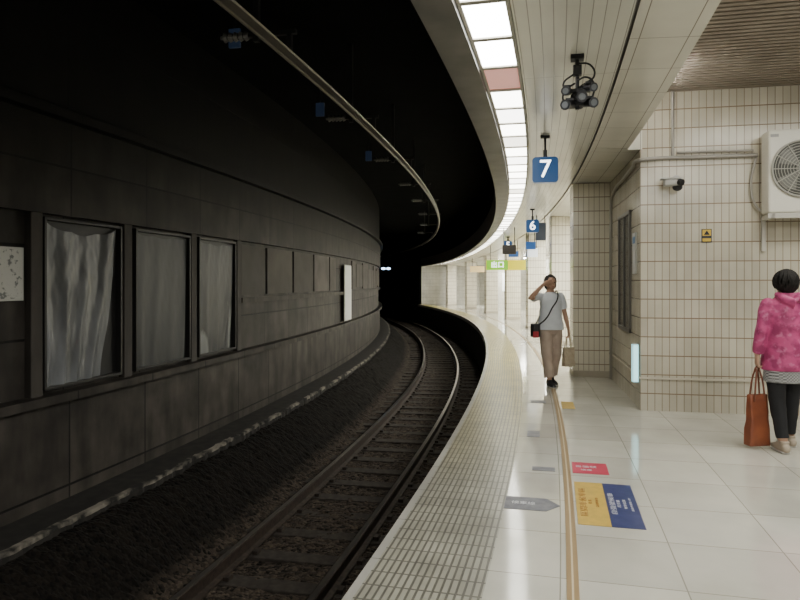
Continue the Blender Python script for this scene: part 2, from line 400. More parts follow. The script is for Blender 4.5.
# ------------------------------------------------------------ ceiling light panels
def em(name, c, s): return mat(name, (.8,.8,.8), .5, emit=c, es=s)
E = [em('diffuser_bright', (1,.99,.93), 18), em('diffuser_soft', (1,.98,.87), 11), em('diffuser_pink', (1,.32,.26), .55), em('diffuser_dim', (1,.95,.80), 4), em('diffuser_mid', (1,.98,.90), 7)]
bm = bmesh.new()
for q in ((-.145,-.124,-.285,.285),(.124,.145,-.285,.285),(-.145,.145,-.2875,-.266),(-.145,.145,.266,.2875)): box(bm, q[0],q[1],q[2],q[3],-.046,.03)
hme = bm2me(bm, 'light_housing', mat('housing_cream', (.44,.42,.36), .5))
dmes = []
for e in E:
    bm = bmesh.new(); box(bm, -.125,.125,-.265,.265,-.036,-.012); dmes.append(bm2me(bm, 'diffuser', e))
s = -29.2; i = 0
while s < SP-.5:
    if abs(s+21.4) < .29: k = 2
    elif s < -21.5: k = 0
    else: k = [1,4,1,3,1,4,1][i % 7]
    h = obj('ceiling_light', hme, label='recessed ceiling light with %s diffuser beside the curved fascia' % ['bright white','soft white','dim reddish','dim cream','plain white'][k], cat='light', group='lights along the ceiling edge', **frame_rs(95.57, s, 3.13+cdz(s)))
    obj('diffuser', dmes[k], parent=h)
    s += .580; i += 1
def tube_light(r, s, z, ln=1.2, st=14):
    h = empty('fluorescent_light', label='slim white fluorescent ceiling light fitting', cat='light', group='fluorescent fittings', **frame_rs(r, s, z))
    bm = bmesh.new(); box(bm, -.04,.04,-ln/2,ln/2,-.03,0, bev=.004); obj('lamp_body', bm2me(bm,'b',M_ceil2), parent=h)
    bm = bmesh.new(); cyl(bm, (0,-ln/2+.03,-.05),(0,ln/2-.03,-.05), .016)
    obj('lamp_tube', bm2me(bm,'t', em('tube_emit%d' % int(st), (1,.98,.93), st)), parent=h)
tube_light(97.16, -19.65, 3.695, ln=1.0, st=60)
for r, s in ((98.6,-24.2),(98.6,-26.5)): tube_light(r, s, 3.695, st=100)
for s in (-8,-2,4,10): tube_light(98.4, s, 3.02+cdz(s), st=110)
def area(r, s, z, sx, sy, w, col=(1,.985,.90)):  # unseen area lights added to brighten the alcove and rear platform
    ld = bpy.data.lights.new('added_fill_light', 'AREA'); ld.shape = 'RECTANGLE'; ld.size = sx; ld.size_y = sy; ld.energy = w; ld.color = col
    o = bpy.data.objects.new('added_fill_light', ld); COL.objects.link(o); o.location = P(r,s,z); o.rotation_euler = (0,0,s/R0); return o
for s, w in ((-28,170),(-24.5,155),(-21,95)): area(99.2, s, 3.6, 2.5, 1.2, w)
for s in (-13,-7,-1,5,12): area(98.2, s, 2.95+cdz(s), 1.2, 2.5, 290)

# ------------------------------------------------------------ wall panels on tunnel wall
M_frame = mat('panel_frame', (.022,.021,.020), .5)
def sheet_mat(name, c1, c2, sc=2.0, lo=.4, hi=.62, rough=.46):
    return noisy(name, c1, c2, sc, rough, stretch=(1,1,.4), lo=lo, hi=hi)
def cover(s0, s1, z0, z1, m, seed, amp, label, crk=.012, sag=.07):
    sc = (s0+s1)/2; w = (s1-s0)*91.4/95
    p = empty('covered_poster_frame', label=label, cat='poster frame', group='sheet-covered frames on the tunnel wall', **frame_rs(91.36, sc))
    bm = bmesh.new(); t = .03
    for y0, y1, a, b in ((-w/2,-w/2+t,z0,z1),(w/2-t,w/2,z0,z1),(-w/2,w/2,z0,z0+t),(-w/2,w/2,z1-t,z1)): box(bm, 0, .07, y0, y1, a, b, bev=.004)
    obj('frame', bm2me(bm, 'frame', M_frame), parent=p)
    bm = bmesh.new(); box(bm, -.005,.008,-w/2+.01,w/2-.01,z0+.01,z1-.01); obj('backing', bm2me(bm, 'backing', M_black), parent=p)
    bm = bmesh.new(); n = 90; g = []
    for i in range(n+1):
        row = []
        for j in range(n+1):
            u, v = i/n, j/n
            top = (sag*sin(pi*u)**.8 + .02*abs(sin(u*9)))*(v**4)
            right = 1 - (.03 + .28*(1-v)**1.3 + .02*sin(v*7+seed))*amp*.8
            y = (-w/2+t) + (w-2*t)*u*right
            z = z0+t + (z1-z0-2*t)*v - top
            wob = 1.1*noise.noise((u*1.5, v*1.1, seed+9))
            ang = u*8.5 + (1-v)*1.9*u + wob
            fold = (.5+.5*sin(ang*2.4+seed))**2
            x = .026 + amp*(.034*fold*(.35+.65*(1-v)) + .026*noise.noise((u*2.2+v*.8,v*1.3,seed)) + crk*noise.noise((u*9-v*4,v*4+u*2,seed+4)) + crk*.35*noise.noise((u*20+v*6,v*12,seed+2)))
            row.append(bm.verts.new((max(.012, x), y, z)))
        g.append(row)
    for i in range(n):
        for j in range(n): bm.faces.new((g[i][j], g[i+1][j], g[i+1][j+1], g[i][j+1]))
    obj('plastic_sheet', bm2me(bm, 'sheet', m, norm=False), parent=p, smooth=True)
cover(-21.76,-20.60,.50,2.10, sheet_mat('sheet_grey',(.10,.105,.11),(.26,.27,.285), rough=.36), 1.3, 1.0, 'dark frame covered by a wrinkled silvery grey plastic sheet', .010, .09)
cover(-20.35,-19.13,.50,2.10, sheet_mat('sheet_black',(.038,.041,.044),(.052,.055,.058), rough=.5), 4.1, .30, 'dark frame covered by a smooth black plastic sheet', .010, .03)
cover(-18.90,-17.74,.50,2.10, sheet_mat('sheet_charcoal',(.035,.038,.041),(.24,.25,.25), 1.4, .53, .58), 7.7, .40, 'dark frame with a charcoal sheet and pale patch', .012, .04)

def poster(r, s, zc, w, h, m, label):
    p = empty('wall_poster', label=label, cat='poster', **frame_rs(r, s, zc))
    bm = bmesh.new(); box(bm, 0, .02, -w/2, w/2, -h/2, h/2, bev=.003); obj('frame', bm2me(bm, 'f', mat('poster_border', (.6,.6,.56), .5)), parent=p)
    bm = bmesh.new(); box(bm, .02, .024, -w/2+.02, w/2-.02, -h/2+.02, h/2-.02); obj('print', bm2me(bm, 'p', m), parent=p)
poster(91.36, -22.33, 1.57, .72, .47, noisy('poster_print', (.62,.62,.58), (.20,.21,.20), 22, .5, lo=.54, hi=.62), 'pale rectangular poster with dark line drawing on tunnel wall')
poster(91.43, -10.1, 1.22, .95, 1.44, mat('white_board', (.80,.80,.75), .5, emit=(.9,.95,.9), es=.08), 'plain pale upright panel on the tunnel wall')
p = empty('tunnel_lamp', label='small twin bluish lamp on the tunnel wall', cat='lamp', **frame_rs(91.45, 4.0, 2.13))
bm = bmesh.new(); box(bm, -.08,.50,0,.06,-.03,.03, bev=.01); obj('lamp_body', bm2me(bm,'b',M_ins), parent=p)
M_tl = em('lamp_white',(.45,.70,1),7)
for x in (.14,.38):
    bm = bmesh.new(); ell(bm, (x,-.03,0), .10,.05,.055); obj('lamp_lens', bm2me(bm,'l', M_tl), parent=p)

# ------------------------------------------------------------ columns
bm = bmesh.new(); box(bm, -.28,.28,-.28,.28,0,3.06)
cme = bm2me(bm, 'column', M_ctile, uvbox=True)
bm = bmesh.new(); box(bm, -.29,.29,-.29,.29,0,.10, bev=.004); plm = bm2me(bm,'plinth', mat('plinth_stone', (.50,.45,.36), .4))
for s in [-15.95,-10.8,-5.6,-.4,4.8,10,15.2]:
    c = obj('tiled_column', cme, label='square platform column clad in narrow cream tiles', cat='column', group='columns along the platform', **frame_rs(96.72 if s < -15 else 96.84, s))
    obj('plinth', plm, parent=c)

# ------------------------------------------------------------ side wall window, notice, light box
p = empty('window_1', kind='structure', label='tall dark window with grey metal frame in the tiled wall', **frame_rs(97, s_at(97, 8.75)))
bm = bmesh.new()
for a, b, c, d in ((-.5,-.45,.85,2.42),(.45,.5,.85,2.42),(-.5,.5,.85,.9),(-.5,.5,2.37,2.42),(-.02,.02,.85,2.42)): box(bm, -.03,.0,a,b,c,d, bev=.003)
obj('frame', bm2me(bm,'f',mat('grey_frame',(.20,.19,.175),.4,.3)), parent=p)
bm = bmesh.new(); box(bm, -.015,-.006,-.46,.46,.88,2.39); obj('glass', bm2me(bm,'g',mat('dark_glass',(.025,.025,.025),.2,spec=.3)), parent=p)
p = empty('notice_board', label='small white notice fixed to the tiled side wall', cat='notice', **frame_rs(97, s_at(97, 7.95), 1.85))
bm = bmesh.new(); box(bm, -.02,0,-.11,.11,-.25,.25, bev=.003); obj('board', bm2me(bm,'b',mat('notice_white',(.7,.7,.68),.4)), parent=p)
bm = bmesh.new(); box(bm, -.023,-.019,-.08,.08,.12,.2); obj('print', bm2me(bm,'b',mat('notice_blue',(.1,.25,.5),.4)), parent=p)
p = empty('light_box_sign', label='small glowing pale blue upright sign near the wall foot', cat='sign', **frame_rs(96.96, s_at(97, 7.70), .54))
bm = bmesh.new(); box(bm, -.036,.036,-.030,.030,-.235,.235, bev=.006); obj('sign_body', bm2me(bm,'b',M_steel), parent=p)
bm = bmesh.new(); box(bm, -.029,.029,-.035,-.029,-.22,.22); box(bm, -.040,-.035,-.024,.024,-.22,.22); obj('sign_face', bm2me(bm,'b',mat('lit_cyan',(.5,.8,.8),.4,emit=(.45,.9,.95),es=1.6)), parent=p)

# ------------------------------------------------------------ conduits
def curve_obj(name, pts, rad, m, parent=None, cyc=False, **kw):
    cu = bpy.data.curves.new(name, 'CURVE'); cu.dimensions = '3D'; cu.bevel_depth = rad; cu.bevel_resolution = 3; cu.use_fill_caps = True
    sp = cu.splines.new('BEZIER'); sp.bezier_points.add(len(pts)-1)
    for b, q in zip(sp.bezier_points, pts): b.co = q; b.handle_left_type = b.handle_right_type = 'AUTO'
    sp.use_cyclic_u = cyc
    t = bpy.data.objects.new('tmp', cu); COL.objects.link(t)
    dg = bpy.context.evaluated_depsgraph_get(); dg.update()
    me = bpy.data.meshes.new_from_object(t.evaluated_get(dg)); bpy.data.objects.remove(t)
    me.materials.clear(); me.materials.append(m)
    return obj(name, me, parent=parent, smooth=True, **kw)
M_pipe = mat('conduit_grey', (.36,.34,.30), .4, .3)
zc = 2.93
curve_obj('wall_conduit', [P(98.25,S_F-.03,zc), P(97.6,S_F-.03,zc), P(97.1,S_F-.03,zc), P(96.98,S_F-.02,zc-.01), P(96.97,S_F+.3,zc-.02), P(96.97,S_F+1.2,zc-.05), P(96.97,S_F+1.9,zc-.08), P(96.97,S_F+2.25,zc-.2), P(96.97,S_F+2.3,zc-.6), P(96.97,S_F+2.3,0.02)], .022, M_pipe, label='thin grey conduit pipe running around the tiled wall', cat='pipe')
curve_obj('wall_conduit', [P(97.35,S_F-.025,zc+.02), P(97.35,S_F-.025,3.3), P(97.35,S_F-.025,3.7)], .016, M_pipe, label='thin vertical grey conduit up the tiled wall', cat='pipe')
curve_obj('wall_conduit', [P(97.4,S_F-.03,zc+.06), P(97.9,S_F-.03,zc+.06), P(98.2,S_F-.05,zc+.05)], .012, M_pipe, label='slim grey cable along the tiled wall', cat='pipe')

# ------------------------------------------------------------ air conditioner
ac = empty('air_conditioner', label='cream outdoor air conditioning unit bracketed on the tiled wall', cat='air conditioner', **frame_rs(98.73, S_F-.30))
M_ac = mat('ac_cream', (.68,.66,.57), .4)
M_acd = mat('ac_dark', (.08,.08,.07), .6)
fx, fr_ = -.13, .30
bm = bmesh.new(); box(bm, -.46,.55,-.0,.24,2.25,3.15, bev=.02); obj('casing', bm2me(bm,'c',M_ac), parent=ac)
bm = bmesh.new(); cyl(bm, (fx,-.004,2.72),(fx,.004,2.72), fr_, seg=48); obj('fan_opening', bm2me(bm,'c',M_acd), parent=ac)
bm = bmesh.new()
rr = .03
while rr < fr_+.001:
    n = 40
    pp = [Vector((fx+rr*cos(2*pi*k/n), -.02, 2.72+rr*sin(2*pi*k/n))) for k in range(n)]
    for k in range(n): cyl(bm, pp[k], pp[(k+1)%n], .0035 if rr < fr_-.01 else .011, seg=6)
    rr += .030
for k in range(12):
    a = 2*pi*k/12; cyl(bm, (fx+.03*cos(a),-.02,2.72+.03*sin(a)), (fx+fr_*cos(a),-.02,2.72+fr_*sin(a)), .005, seg=6)
obj('fan_grille', bm2me(bm,'g',mat('grille_cream',(.36,.35,.30),.4)), parent=ac)
bm = bmesh.new()
cyl(bm, (fx,-.012,2.72),(fx,-.003,2.72), .05)
for k in range(4):
    a = k*pi/2+.4; b = a+.9
    vs = [bm.verts.new((fx+.03*cos(a),-.006,2.72+.03*sin(a))), bm.verts.new((fx+.26*cos(a),-.008,2.72+.26*sin(a))), bm.verts.new((fx+.27*cos((a+b)/2),-.012,2.72+.27*sin((a+b)/2))), bm.verts.new((fx+.24*cos(b),-.006,2.72+.24*sin(b)))]
    bm.faces.new(vs)
obj('fan', bm2me(bm,'g',mat('blade_grey',(.20,.20,.18),.5)), parent=ac)
bm = bmesh.new()
box(bm, -.44,-.36,-.006,.002,3.07,3.10)
obj('label_plate', bm2me(bm,'l',mat('plate_grey',(.35,.35,.33),.5)), parent=ac)
bm = bmesh.new()
for x in (-.44,.40): box(bm, x,x+.04,-.02,.295,2.19,2.24); box(bm, x,x+.04,.27,.30,1.85,2.24)
box(bm, -.47,.47,-.02,.02,2.19,2.245)
obj('wall_bracket', bm2me(bm,'b',mat('bracket_cream',(.5,.48,.42),.4)), parent=ac)
curve_obj('drain_hose', [Vector((-.40,.22,2.25)), Vector((-.5,.26,2.35)), Vector((-.55,.28,2.6)), Vector((-.5,.27,2.9))], .014, M_pipe, parent=ac)

# wall CCTV
p = empty('wall_camera', label='small grey bullet security camera on the tiled wall', cat='security camera', **frame_rs(97.36, S_F, -.06))
M_cw = mat('cam_white',(.45,.44,.41),.4)
bm = bmesh.new(); cyl(bm,(0.03,0,2.75),(0.03,-.02,2.75),.045); cyl(bm,(0.03,-.02,2.75),(0,-.09,2.71),.014); obj('mount', bm2me(bm,'m',M_cw), parent=p)
bm = bmesh.new(); box(bm,-.13,.05,-.19,-.08,2.65,2.73,bev=.02); box(bm,-.16,.06,-.20,-.07,2.727,2.742,bev=.003); obj('camera_body', bm2me(bm,'m',M_cw), parent=p)
bm = bmesh.new(); cyl(bm,(.03,-.18,2.69),(.055,-.215,2.68),.036); ell(bm,(.02,-.13,2.64),.055,.05,.045); obj('lens', bm2me(bm,'m',M_black), parent=p)

# yellow warning sign
p = empty('warning_sign', label='small yellow and black warning sticker on the tiled wall', cat='sign', **frame_rs(97.72, S_F, 2.03))
bm = bmesh.new(); box(bm,-.054,.054,-.008,0,-.078,.078); obj('sign_plate', bm2me(bm,'m',mat('plate_dark',(.03,.03,.03),.4)), parent=p)
bm = bmesh.new(); box(bm,-.045,.045,-.012,-.007,.0,.070); box(bm,-.045,.045,-.012,-.007,-.065,-.03); obj('yellow_field', bm2me(bm,'m',mat('sign_yellow',(.62,.42,.04),.4)), parent=p)
bm = bmesh.new(); vs=[bm.verts.new(q) for q in ((-.032,-.014,.010),(.032,-.014,.010),(0,-.014,.062))]; bm.faces.new(vs); obj('triangle', bm2me(bm,'m',M_black), parent=p)

# ------------------------------------------------------------ ceiling camera cluster
cl = empty('ceiling_camera_cluster', label='black ceiling mounted cluster of security cameras with looping cables', cat='security camera', **frame_rs(96.12, s_at(96.12,4.6)))
bm = bmesh.new(); box(bm,-.045,.045,-.045,.045,3.07,3.1); cyl(bm,(0,0,3.09),(0,0,2.72),.014); box(bm,-.03,.03,-.03,.03,2.96,3.03,bev=.004)
box(bm,-.09,.09,-.02,.02,2.84,2.865,bev=.004); box(bm,-.08,.09,-.02,.02,2.745,2.77,bev=.004); obj('mounting_pole', bm2me(bm,'m',M_black), parent=cl)
M_camg = mat('camera_grey', (.03,.03,.034), .35)
M_lens = mat('lens_glass',(.30,.32,.34),.12,.4)
for (x,y,z,dx,dy,rad) in ((-.07,-.03,2.845,-.02,-.13,.027),(-.055,-.05,2.745,-.05,-.12,.030),(.02,-.06,2.79,.01,-.13,.032),(.075,-.04,2.86,.05,-.11,.026),(.075,-.03,2.755,.05,-.12,.030),(.0,.05,2.80,.04,.1,.03)):
    bm = bmesh.new(); a = Vector((x,y,z)); d = Vector((dx,dy,-.03))
    cyl(bm,a-d*.5,a+d*.5,rad); cyl(bm,a+d*.45,a+d*.62,rad*1.15,rad*1.2); box(bm,x-rad*.9,x+rad*.9,y-.05,y+.05,z+rad*.6,z+rad*1.15)
    c = obj('camera_body', bm2me(bm,'m',M_camg), parent=cl)
    bm = bmesh.new(); cyl(bm,a+d*.60,a+d*.64,rad*.75); obj('lens', bm2me(bm,'m',M_lens), parent=c)
for pts in (((0,0,3.05),(.09,-.02,3.02),(.115,0,2.95),(.06,.02,2.91),(.02,0,2.87),(.09,0,2.85)), ((0,0,2.98),(-.05,-.02,2.95),(-.095,0,2.91),(-.08,0,2.85)),
            ((0,-.02,2.92),(.06,-.05,2.93),(.11,-.03,2.89),(.10,0,2.78)), ((-.02,-.02,2.90),(-.06,-.06,2.86),(-.10,-.03,2.80),(-.06,0,2.76)), ((.02,-.02,2.84),(.05,-.06,2.83),(.04,-.04,2.77))):
    curve_obj('cable', [Vector(q) for q in pts], .007, M_black, parent=cl)

# ------------------------------------------------------------ hanging number signs
M_blue = mat('sign_blue', (.012,.04,.11), .3, emit=(.02,.13,.38), es=.32)
M_white_e = mat('digit_white', (.9,.9,.9), .4, emit=(1,1,1), es=4)
def numsign(r, s, digit, sc=1.0, zt=3.1):
    p = empty('platform_number_sign', label='hanging blue square sign with white number %s' % digit, cat='sign', **frame_rs(r, s))
    zt += cdz(s); h = .138*sc; zcn = 2.72
    if zcn+h > zt-.1: zcn = zt-.1-h
    bm = bmesh.new(); box(bm,-.012,.012,-.012,.012,zcn+h,zt); box(bm,-.05,.05,-.03,.03,zt-.03,zt); box(bm,-.022,.022,-.022,.022,zcn+h,zcn+h+.08); obj('pole', bm2me(bm,'p',M_black), parent=p)
    bm = bmesh.new(); box(bm,-h,h,-.05,.05,zcn-h,zcn+h)
    es = [e for e in bm.edges if abs((e.verts[0].co-e.verts[1].co).y) > .09]
    bmesh.ops.bevel(bm, geom=es, offset=.04, segments=5, profile=.5, affect='EDGES')
    obj('sign_box', bm2me(bm,'b',M_blue), parent=p)
    text(digit, .27*sc, M_white_e, p, (0,-.053,zcn-.0), (pi/2,0,0), 'digit')
numsign(95.90, s_at(95.90,7.1), '7')
numsign(96.0, s_at(96.0,14.2), '6')
numsign(96.0, s_at(96.0,21.5), '5')
def board(r, s, z, w, h, m, label, zt=3.1, txt=None, tm=None, ts=.2):
    p = empty('hanging_sign', label=label, cat='sign', **frame_rs(r, s)); zt += cdz(s)
    for x in (-w*.4, w*.4):
        bm = bmesh.new(); box(bm,x-.01,x+.01,-.01,.01,z+h/2,zt); obj('hanger', bm2me(bm,'p',M_black), parent=p)
    bm = bmesh.new(); box(bm,-w/2,w/2,-.06,.06,z-h/2,z+h/2,bev=.008)
    obj('sign_box', bm2me(bm,'b',m), parent=p)
    if txt: text(txt, ts, tm, p, (0,-.064,z), (pi/2,0,0))
    return p
board(96.30, s_at(96.3,15.5), 2.70, .24, .42, mat('small_board',(.03,.035,.045),.4,emit=(.2,.3,.5),es=.05), 'small dark hanging information board')
g = board(96.45, s_at(96.45,25), 2.15, 1.65, .38, mat('exit_yellow',(.45,.38,.0),.4,emit=(.80,.68,.0),es=.9), 'wide hanging sign half green and half yellow')
bm = bmesh.new(); box(bm,-.82,-.0,-.066,-.058,1.965,2.335); obj('green_panel', bm2me(bm,'b',mat('exit_green',(.08,.3,.02),.4,emit=(.30,.66,.0),es=.8)), parent=g)
text('出口', .26, mat('exit_white',(.9,.9,.9),.4,emit=(1,1,1),es=4), g, (-.40,-.07,2.15), (pi/2,0,0))
board(95.75, s_at(95.8,18.5), 2.42, .38, .26, mat('display_dark',(.02,.02,.025),.4,emit=(.3,.2,.05),es=.05), 'dark hanging departure display')
board(96.6, s_at(96.6,20), 2.40, .30, .26, mat('board_white',(.7,.7,.7),.4,emit=(.8,.9,1),es=1.0), 'small white lit hanging sign')
M_bb = mat('board_blue',(.02,.06,.18),.4,emit=(.03,.16,.5),es=.5)
board(96.25, s_at(96.25,17.5), 2.48, .26, .20, M_bb, 'small blue lit hanging sign')
board(96.35, s_at(96.35,22.8), 2.48, .34, .20, M_bb, 'small blue lit hanging sign')
board(96.6, s_at(96.6,33), 2.15, 1.1, .3, mat('board_yellow',(.6,.45,.2),.4,emit=(.8,.6,.3),es=.6), 'faint yellow hanging sign farther along the platform')

for s, c in ((-9,(.5,.65,.8)),(-4.5,(.8,.75,.6)),(1,(.6,.7,.8)),(6,(.8,.5,.4)),(11,(.7,.8,.8))):
    p = empty('advert_light_box', label='lit advertising panel on the rear platform wall', cat='advertisement', group='lit adverts on the rear wall', **frame_rs(99.3, s, 1.5))
    bm = bmesh.new(); box(bm,-.1,0,-.9,.9,-.6,.6,bev=.01); obj('sign_body', bm2me(bm,'b',M_steel), parent=p)
    bm = bmesh.new(); box(bm,-.106,-.1,-.85,.85,-.55,.55); obj('sign_face', bm2me(bm,'b',em('advert',c,1.5)), parent=p)

# ------------------------------------------------------------ floor markings
sweep('floor_guide_line', [(96.03,.0),(96.03,.004),(96.055,.004),(96.065,.004),(96.09,.004),(96.09,.0)], -30, SP, .5,
      [mat('guide_tan',(.30,.20,.09),.4), mat('guide_cream',(.58,.50,.33),.4)], segmat=[0,0,1,0,0], label='long tan double line inlaid along the platform floor', cat='floor line')
def sticker(name, r0, r1, s0, s1, parts, label, arrow=False):
    rc, sc = (r0+r1)/2, (s0+s1)/2; w = r1-r0; h = (s1-s0)*rc/95
    p = empty(name, label=label, cat='floor sticker', **frame_rs(rc, sc, .0))
    for nm, (a, b, c, d), m in parts:
        bm = bmesh.new()
        x0, x1, y0, y1 = -w/2+a*w, -w/2+b*w, -h/2+c*h, -h/2+d*h
        if arrow: pts = [(x0,y0),(x1-.09,y0),(x1,(y0+y1)/2),(x1-.09,y1),(x0,y1)]
        else: pts = [(x0,y0),(x1,y0),(x1,y1),(x0,y1)]
        f = bm.faces.new([bm.verts.new((x,y,.0012)) for x,y in pts])
        r = bmesh.ops.extrude_face_region(bm, geom=[f]); bmesh.ops.translate(bm, verts=[v for v in r['geom'] if isinstance(v, bmesh.types.BMVert)], vec=(0,0,.0018))
        obj(nm, bm2me(bm,'s',m), parent=p)
    return p, w, h
M_y = noisy('vinyl_yellow', (.64,.43,.07), (.52,.35,.07), 12, .35); M_navy = noisy('vinyl_navy', (.022,.032,.13), (.04,.052,.17), 12, .3)
M_pk = mat('vinyl_pink', (.56,.045,.10), .35); M_gr = noisy('vinyl_greyblue', (.12,.125,.155), (.19,.195,.22), 15, .45)
M_wt = mat('vinyl_white', (.62,.63,.66), .4); M_rd = mat('vinyl_brown', (.34,.15,.03), .4)
p, w, h = sticker('queue_sticker', 96.105, 96.505, -22.63, -21.76, [('yellow_half',(0,.5,0,1),M_y),('navy_half',(.5,1,0,1),M_navy)], 'yellow and navy rectangular queue sticker with lettering')
for i,(t,sz) in enumerate((('區間車候車區',.055),('往北',.026),('請排隊候車',.022))):
    text(t, sz, M_rd, p, (-w/2+.05+i*.045,.0,.0035), (0,0,pi/2), sx=1.8)
for i,(t,sz) in enumerate((('自強號候車',.042),('莒光號',.024),('候車位置',.022),('請依序排隊上車',.018))):
    text(t, sz, M_wt, p, (.04+i*.040,.0,.0035), (0,0,pi/2), sx=2.1)
p, w, h = sticker('queue_sticker', 96.105, 96.38, -21.53, -21.22, [('pink_field',(0,1,0,1),M_pk)], 'small pink floor sticker with white lettering')
text('自強號', .06, M_wt, p, (-.03,.03,.0035), (0,0,0), sx=.95)
text('候車', .045, M_wt, p, (-.03,-.06,.0035), (0,0,0), sx=1.0)
p, w, h = sticker('arrow_sticker', 95.635, 96.0, -22.45, -22.20, [('arrow_field',(0,1,0,1),M_gr)], 'grey blue arrow shaped floor sticker', arrow=True)
text('候車線', .06, M_wt, p, (-.06,0.0,.0035), (0,0,0), sx=.9)
sticker('floor_label', 95.79, 95.97, -21.53, -21.42, [('label_field',(0,1,0,1),M_gr)], 'small worn grey floor label')
sticker('floor_label', 95.72, 95.84, -20.40, -20.15, [('label_field',(0,1,0,1),M_gr)], 'small worn grey square floor label')
sticker('floor_label', 96.11, 96.26, -18.9, -18.45, [('label_field',(0,1,0,1),M_y)], 'small faded yellow floor label')
sticker('floor_label', 95.74, 95.93, -18.6, -18.42, [('label_field',(0,1,0,1),M_gr)], 'small worn grey floor label')

# ------------------------------------------------------------ people
def hand(bm, w, d, n, t, curl=.6):
    w, d, n, t = Vector(w), Vector(d).normalized(), Vector(n).normalized(), Vector(t).normalized()
    tube(bm, [w, w+d*.045, w+d*.085], [(.026,.018),(.037,.016),(.036,.013)], side=t)
    for off, ln in ((.028,.070),(.0095,.078),(-.0095,.073),(-.028,.057)):
        b = w+d*.08+t*off; pts = [b]; a = curl*.35
        for q, f in enumerate((.45,.30,.25)):
            b = b + (d*cos(a)+n*sin(a))*ln*f; pts.append(b); a += curl
        tube(bm, pts, [.0088,.0084,.0078,.0068], side=t, seg=10)
    b = w+d*.02+t*.024; e = b+(d*.6+t*.7+n*.25).normalized()*.045
    tube(bm, [b, e, e+(d*.8+t*.15+n*.5).normalized()*.03], [.012,.010,.008], side=t, seg=10)

def head(bm, c):
    x, y, z = c
    ell(bm, (x, y+.012, z+.015), .072, .088, .094, 28)
    ell(bm, (x, y-.020, z-.030), .058, .066, .074, 24)
    ell(bm, (x, y-.035, z-.073), .034, .040, .028, 18)
    tube(bm, [(x, y-.082, z+.012), (x, y-.095, z-.018), (x, y-.098, z-.025)], [.008,.011,.012], seg=10)
    ell(bm, (x, y-.080, z+.022), .042, .014, .009)
    ell(bm, (x, y-.078, z-.052), .020, .012, .009)
    for sg in (-1, 1): ell(bm, (x+sg*.074, y+.010, z-.005), .010, .018, .028, 12)

def tufts(bm, c, rx, ry, rz, n, side_end=112, front_end=48, seed=1, rad0=.0075):
    rnd = random.Random(seed)
    for k in range(n):
        a = 2*pi*k/n + rnd.uniform(-.08,.08)
        front = abs(((a+pi/2+pi) % (2*pi))-pi) < 1.0
        te = (front_end if front else side_end) + rnd.uniform(-12,10)
        pts, rad = [], []
        kk = 1.0+rnd.uniform(-.02,.06); tw = rnd.uniform(-.45,.45)
        for q in range(8):
            f = q/7; t = radians(4+(te-4)*f); aa = a+tw*f
            sc = kk*(1+.03*sin(f*pi+tw))
            pts.append((c[0]+rx*cos(aa)*sin(t)*sc, c[1]+ry*sin(aa)*sin(t)*sc, c[2]+rz*cos(t)*sc)); rad.append(rad0*(1-.5*f))
        tube(bm, pts, rad, seg=8)

def paint(o, tests, mats):
    me = o.data; base = len(me.materials)
    for m in mats: me.materials.append(m)
    for p in me.polygons:
        c = p.center
        for k, (q, r) in enumerate(tests):
            if abs(c.x-q[0]) < r[0] and abs(c.y-q[1]) < r[1] and abs(c.z-q[2]) < r[2] and (((c.x-q[0])/r[0])**2+((c.z-q[2])/r[2])**2) < 1: p.material_index = base + min(k, len(mats)-1)

def crumple(bm, f1, a1, f2, a2):
    bmesh.ops.subdivide_edges(bm, edges=[e for e in bm.edges if e.calc_length()>.05], cuts=3, use_grid_fill=True)
    for v in bm.verts:
        c = v.co.copy(); q = Vector((c.x*6, c.y*6, c.z*f2))
        v.co += Vector((noise.noise(c*f1), noise.noise(c*f1+Vector((5,5,5))), 0))*a1 + Vector((noise.noise(q), noise.noise(q+Vector((3,0,0))), 0))*a2

# --- person A
A = Vector((2.19, 9.45, 0))
sh_r, el_r, wr_r = (-.150,.01,1.295), (-.335,-.10,1.27), (-.160,-.175,1.475)
sh_l, el_l, wr_l = (.150,.01,1.295), (.222,.02,1.04), (.258,-.03,.815)
hipR, knR, anR = (-.085,0,.86), (-.080,-.075,.47), (-.062,-.13,.085)
hipL, knL, anL = (.085,0,.86), (.075,.0,.46), (.055,.10,.105)
bm = bmesh.new()
tor = [((0,0,.78),(.15,.105)),((0,0,.88),(.16,.112)),((0,0,1.0),(.128,.095)),((0,0,1.12),(.135,.10)),((0,0,1.23),(.145,.10)),((0,.005,1.30),(.132,.08)),((0,.01,1.345),(.080,.06)),((0,.01,1.375),(.050,.050)),((0,0,1.44),(.046,.048))]
tube(bm, [a for a,b in tor], [b for a,b in tor], seg=24)
head(bm, (0,-.005,1.485))
for sh, el, wr in ((sh_r,el_r,wr_r),(sh_l,el_l,wr_l)):
    m1 = Vector(sh).lerp(Vector(el),.5); m2 = Vector(el).lerp(Vector(wr),.35)
    tube(bm, [sh,m1,el,m2,wr], [.046,.042,.034,.035,.022])
for hp, kn, an in ((hipR,knR,anR),(hipL,knL,anL)):
    tube(bm, [hp, Vector(hp).lerp(Vector(kn),.5), kn, Vector(kn).lerp(Vector(an),.35), an], [.082,.068,.05,.052,.034])
    tube(bm, [(an[0],an[1]+.03,an[2]-.04),(an[0],an[1]-.06,an[2]-.05),(an[0],an[1]-.14,an[2]-.06)], [(.032,.03),(.038,.025),(.03,.015)])
hand(bm, wr_r, (.93,.18,.30), (.05,.9,-.35), (.25,.1,-.95), .3)
hand(bm, wr_l, (.03,-.08,-1), (-1,0,0), (0,-1,0), .75)
pa = organic('person', bm, M_skin, vox=.0055, sm=3, loc=A, rotz=.12, label='person in pale grey T-shirt walking with hand raised to forehead', cat='person')
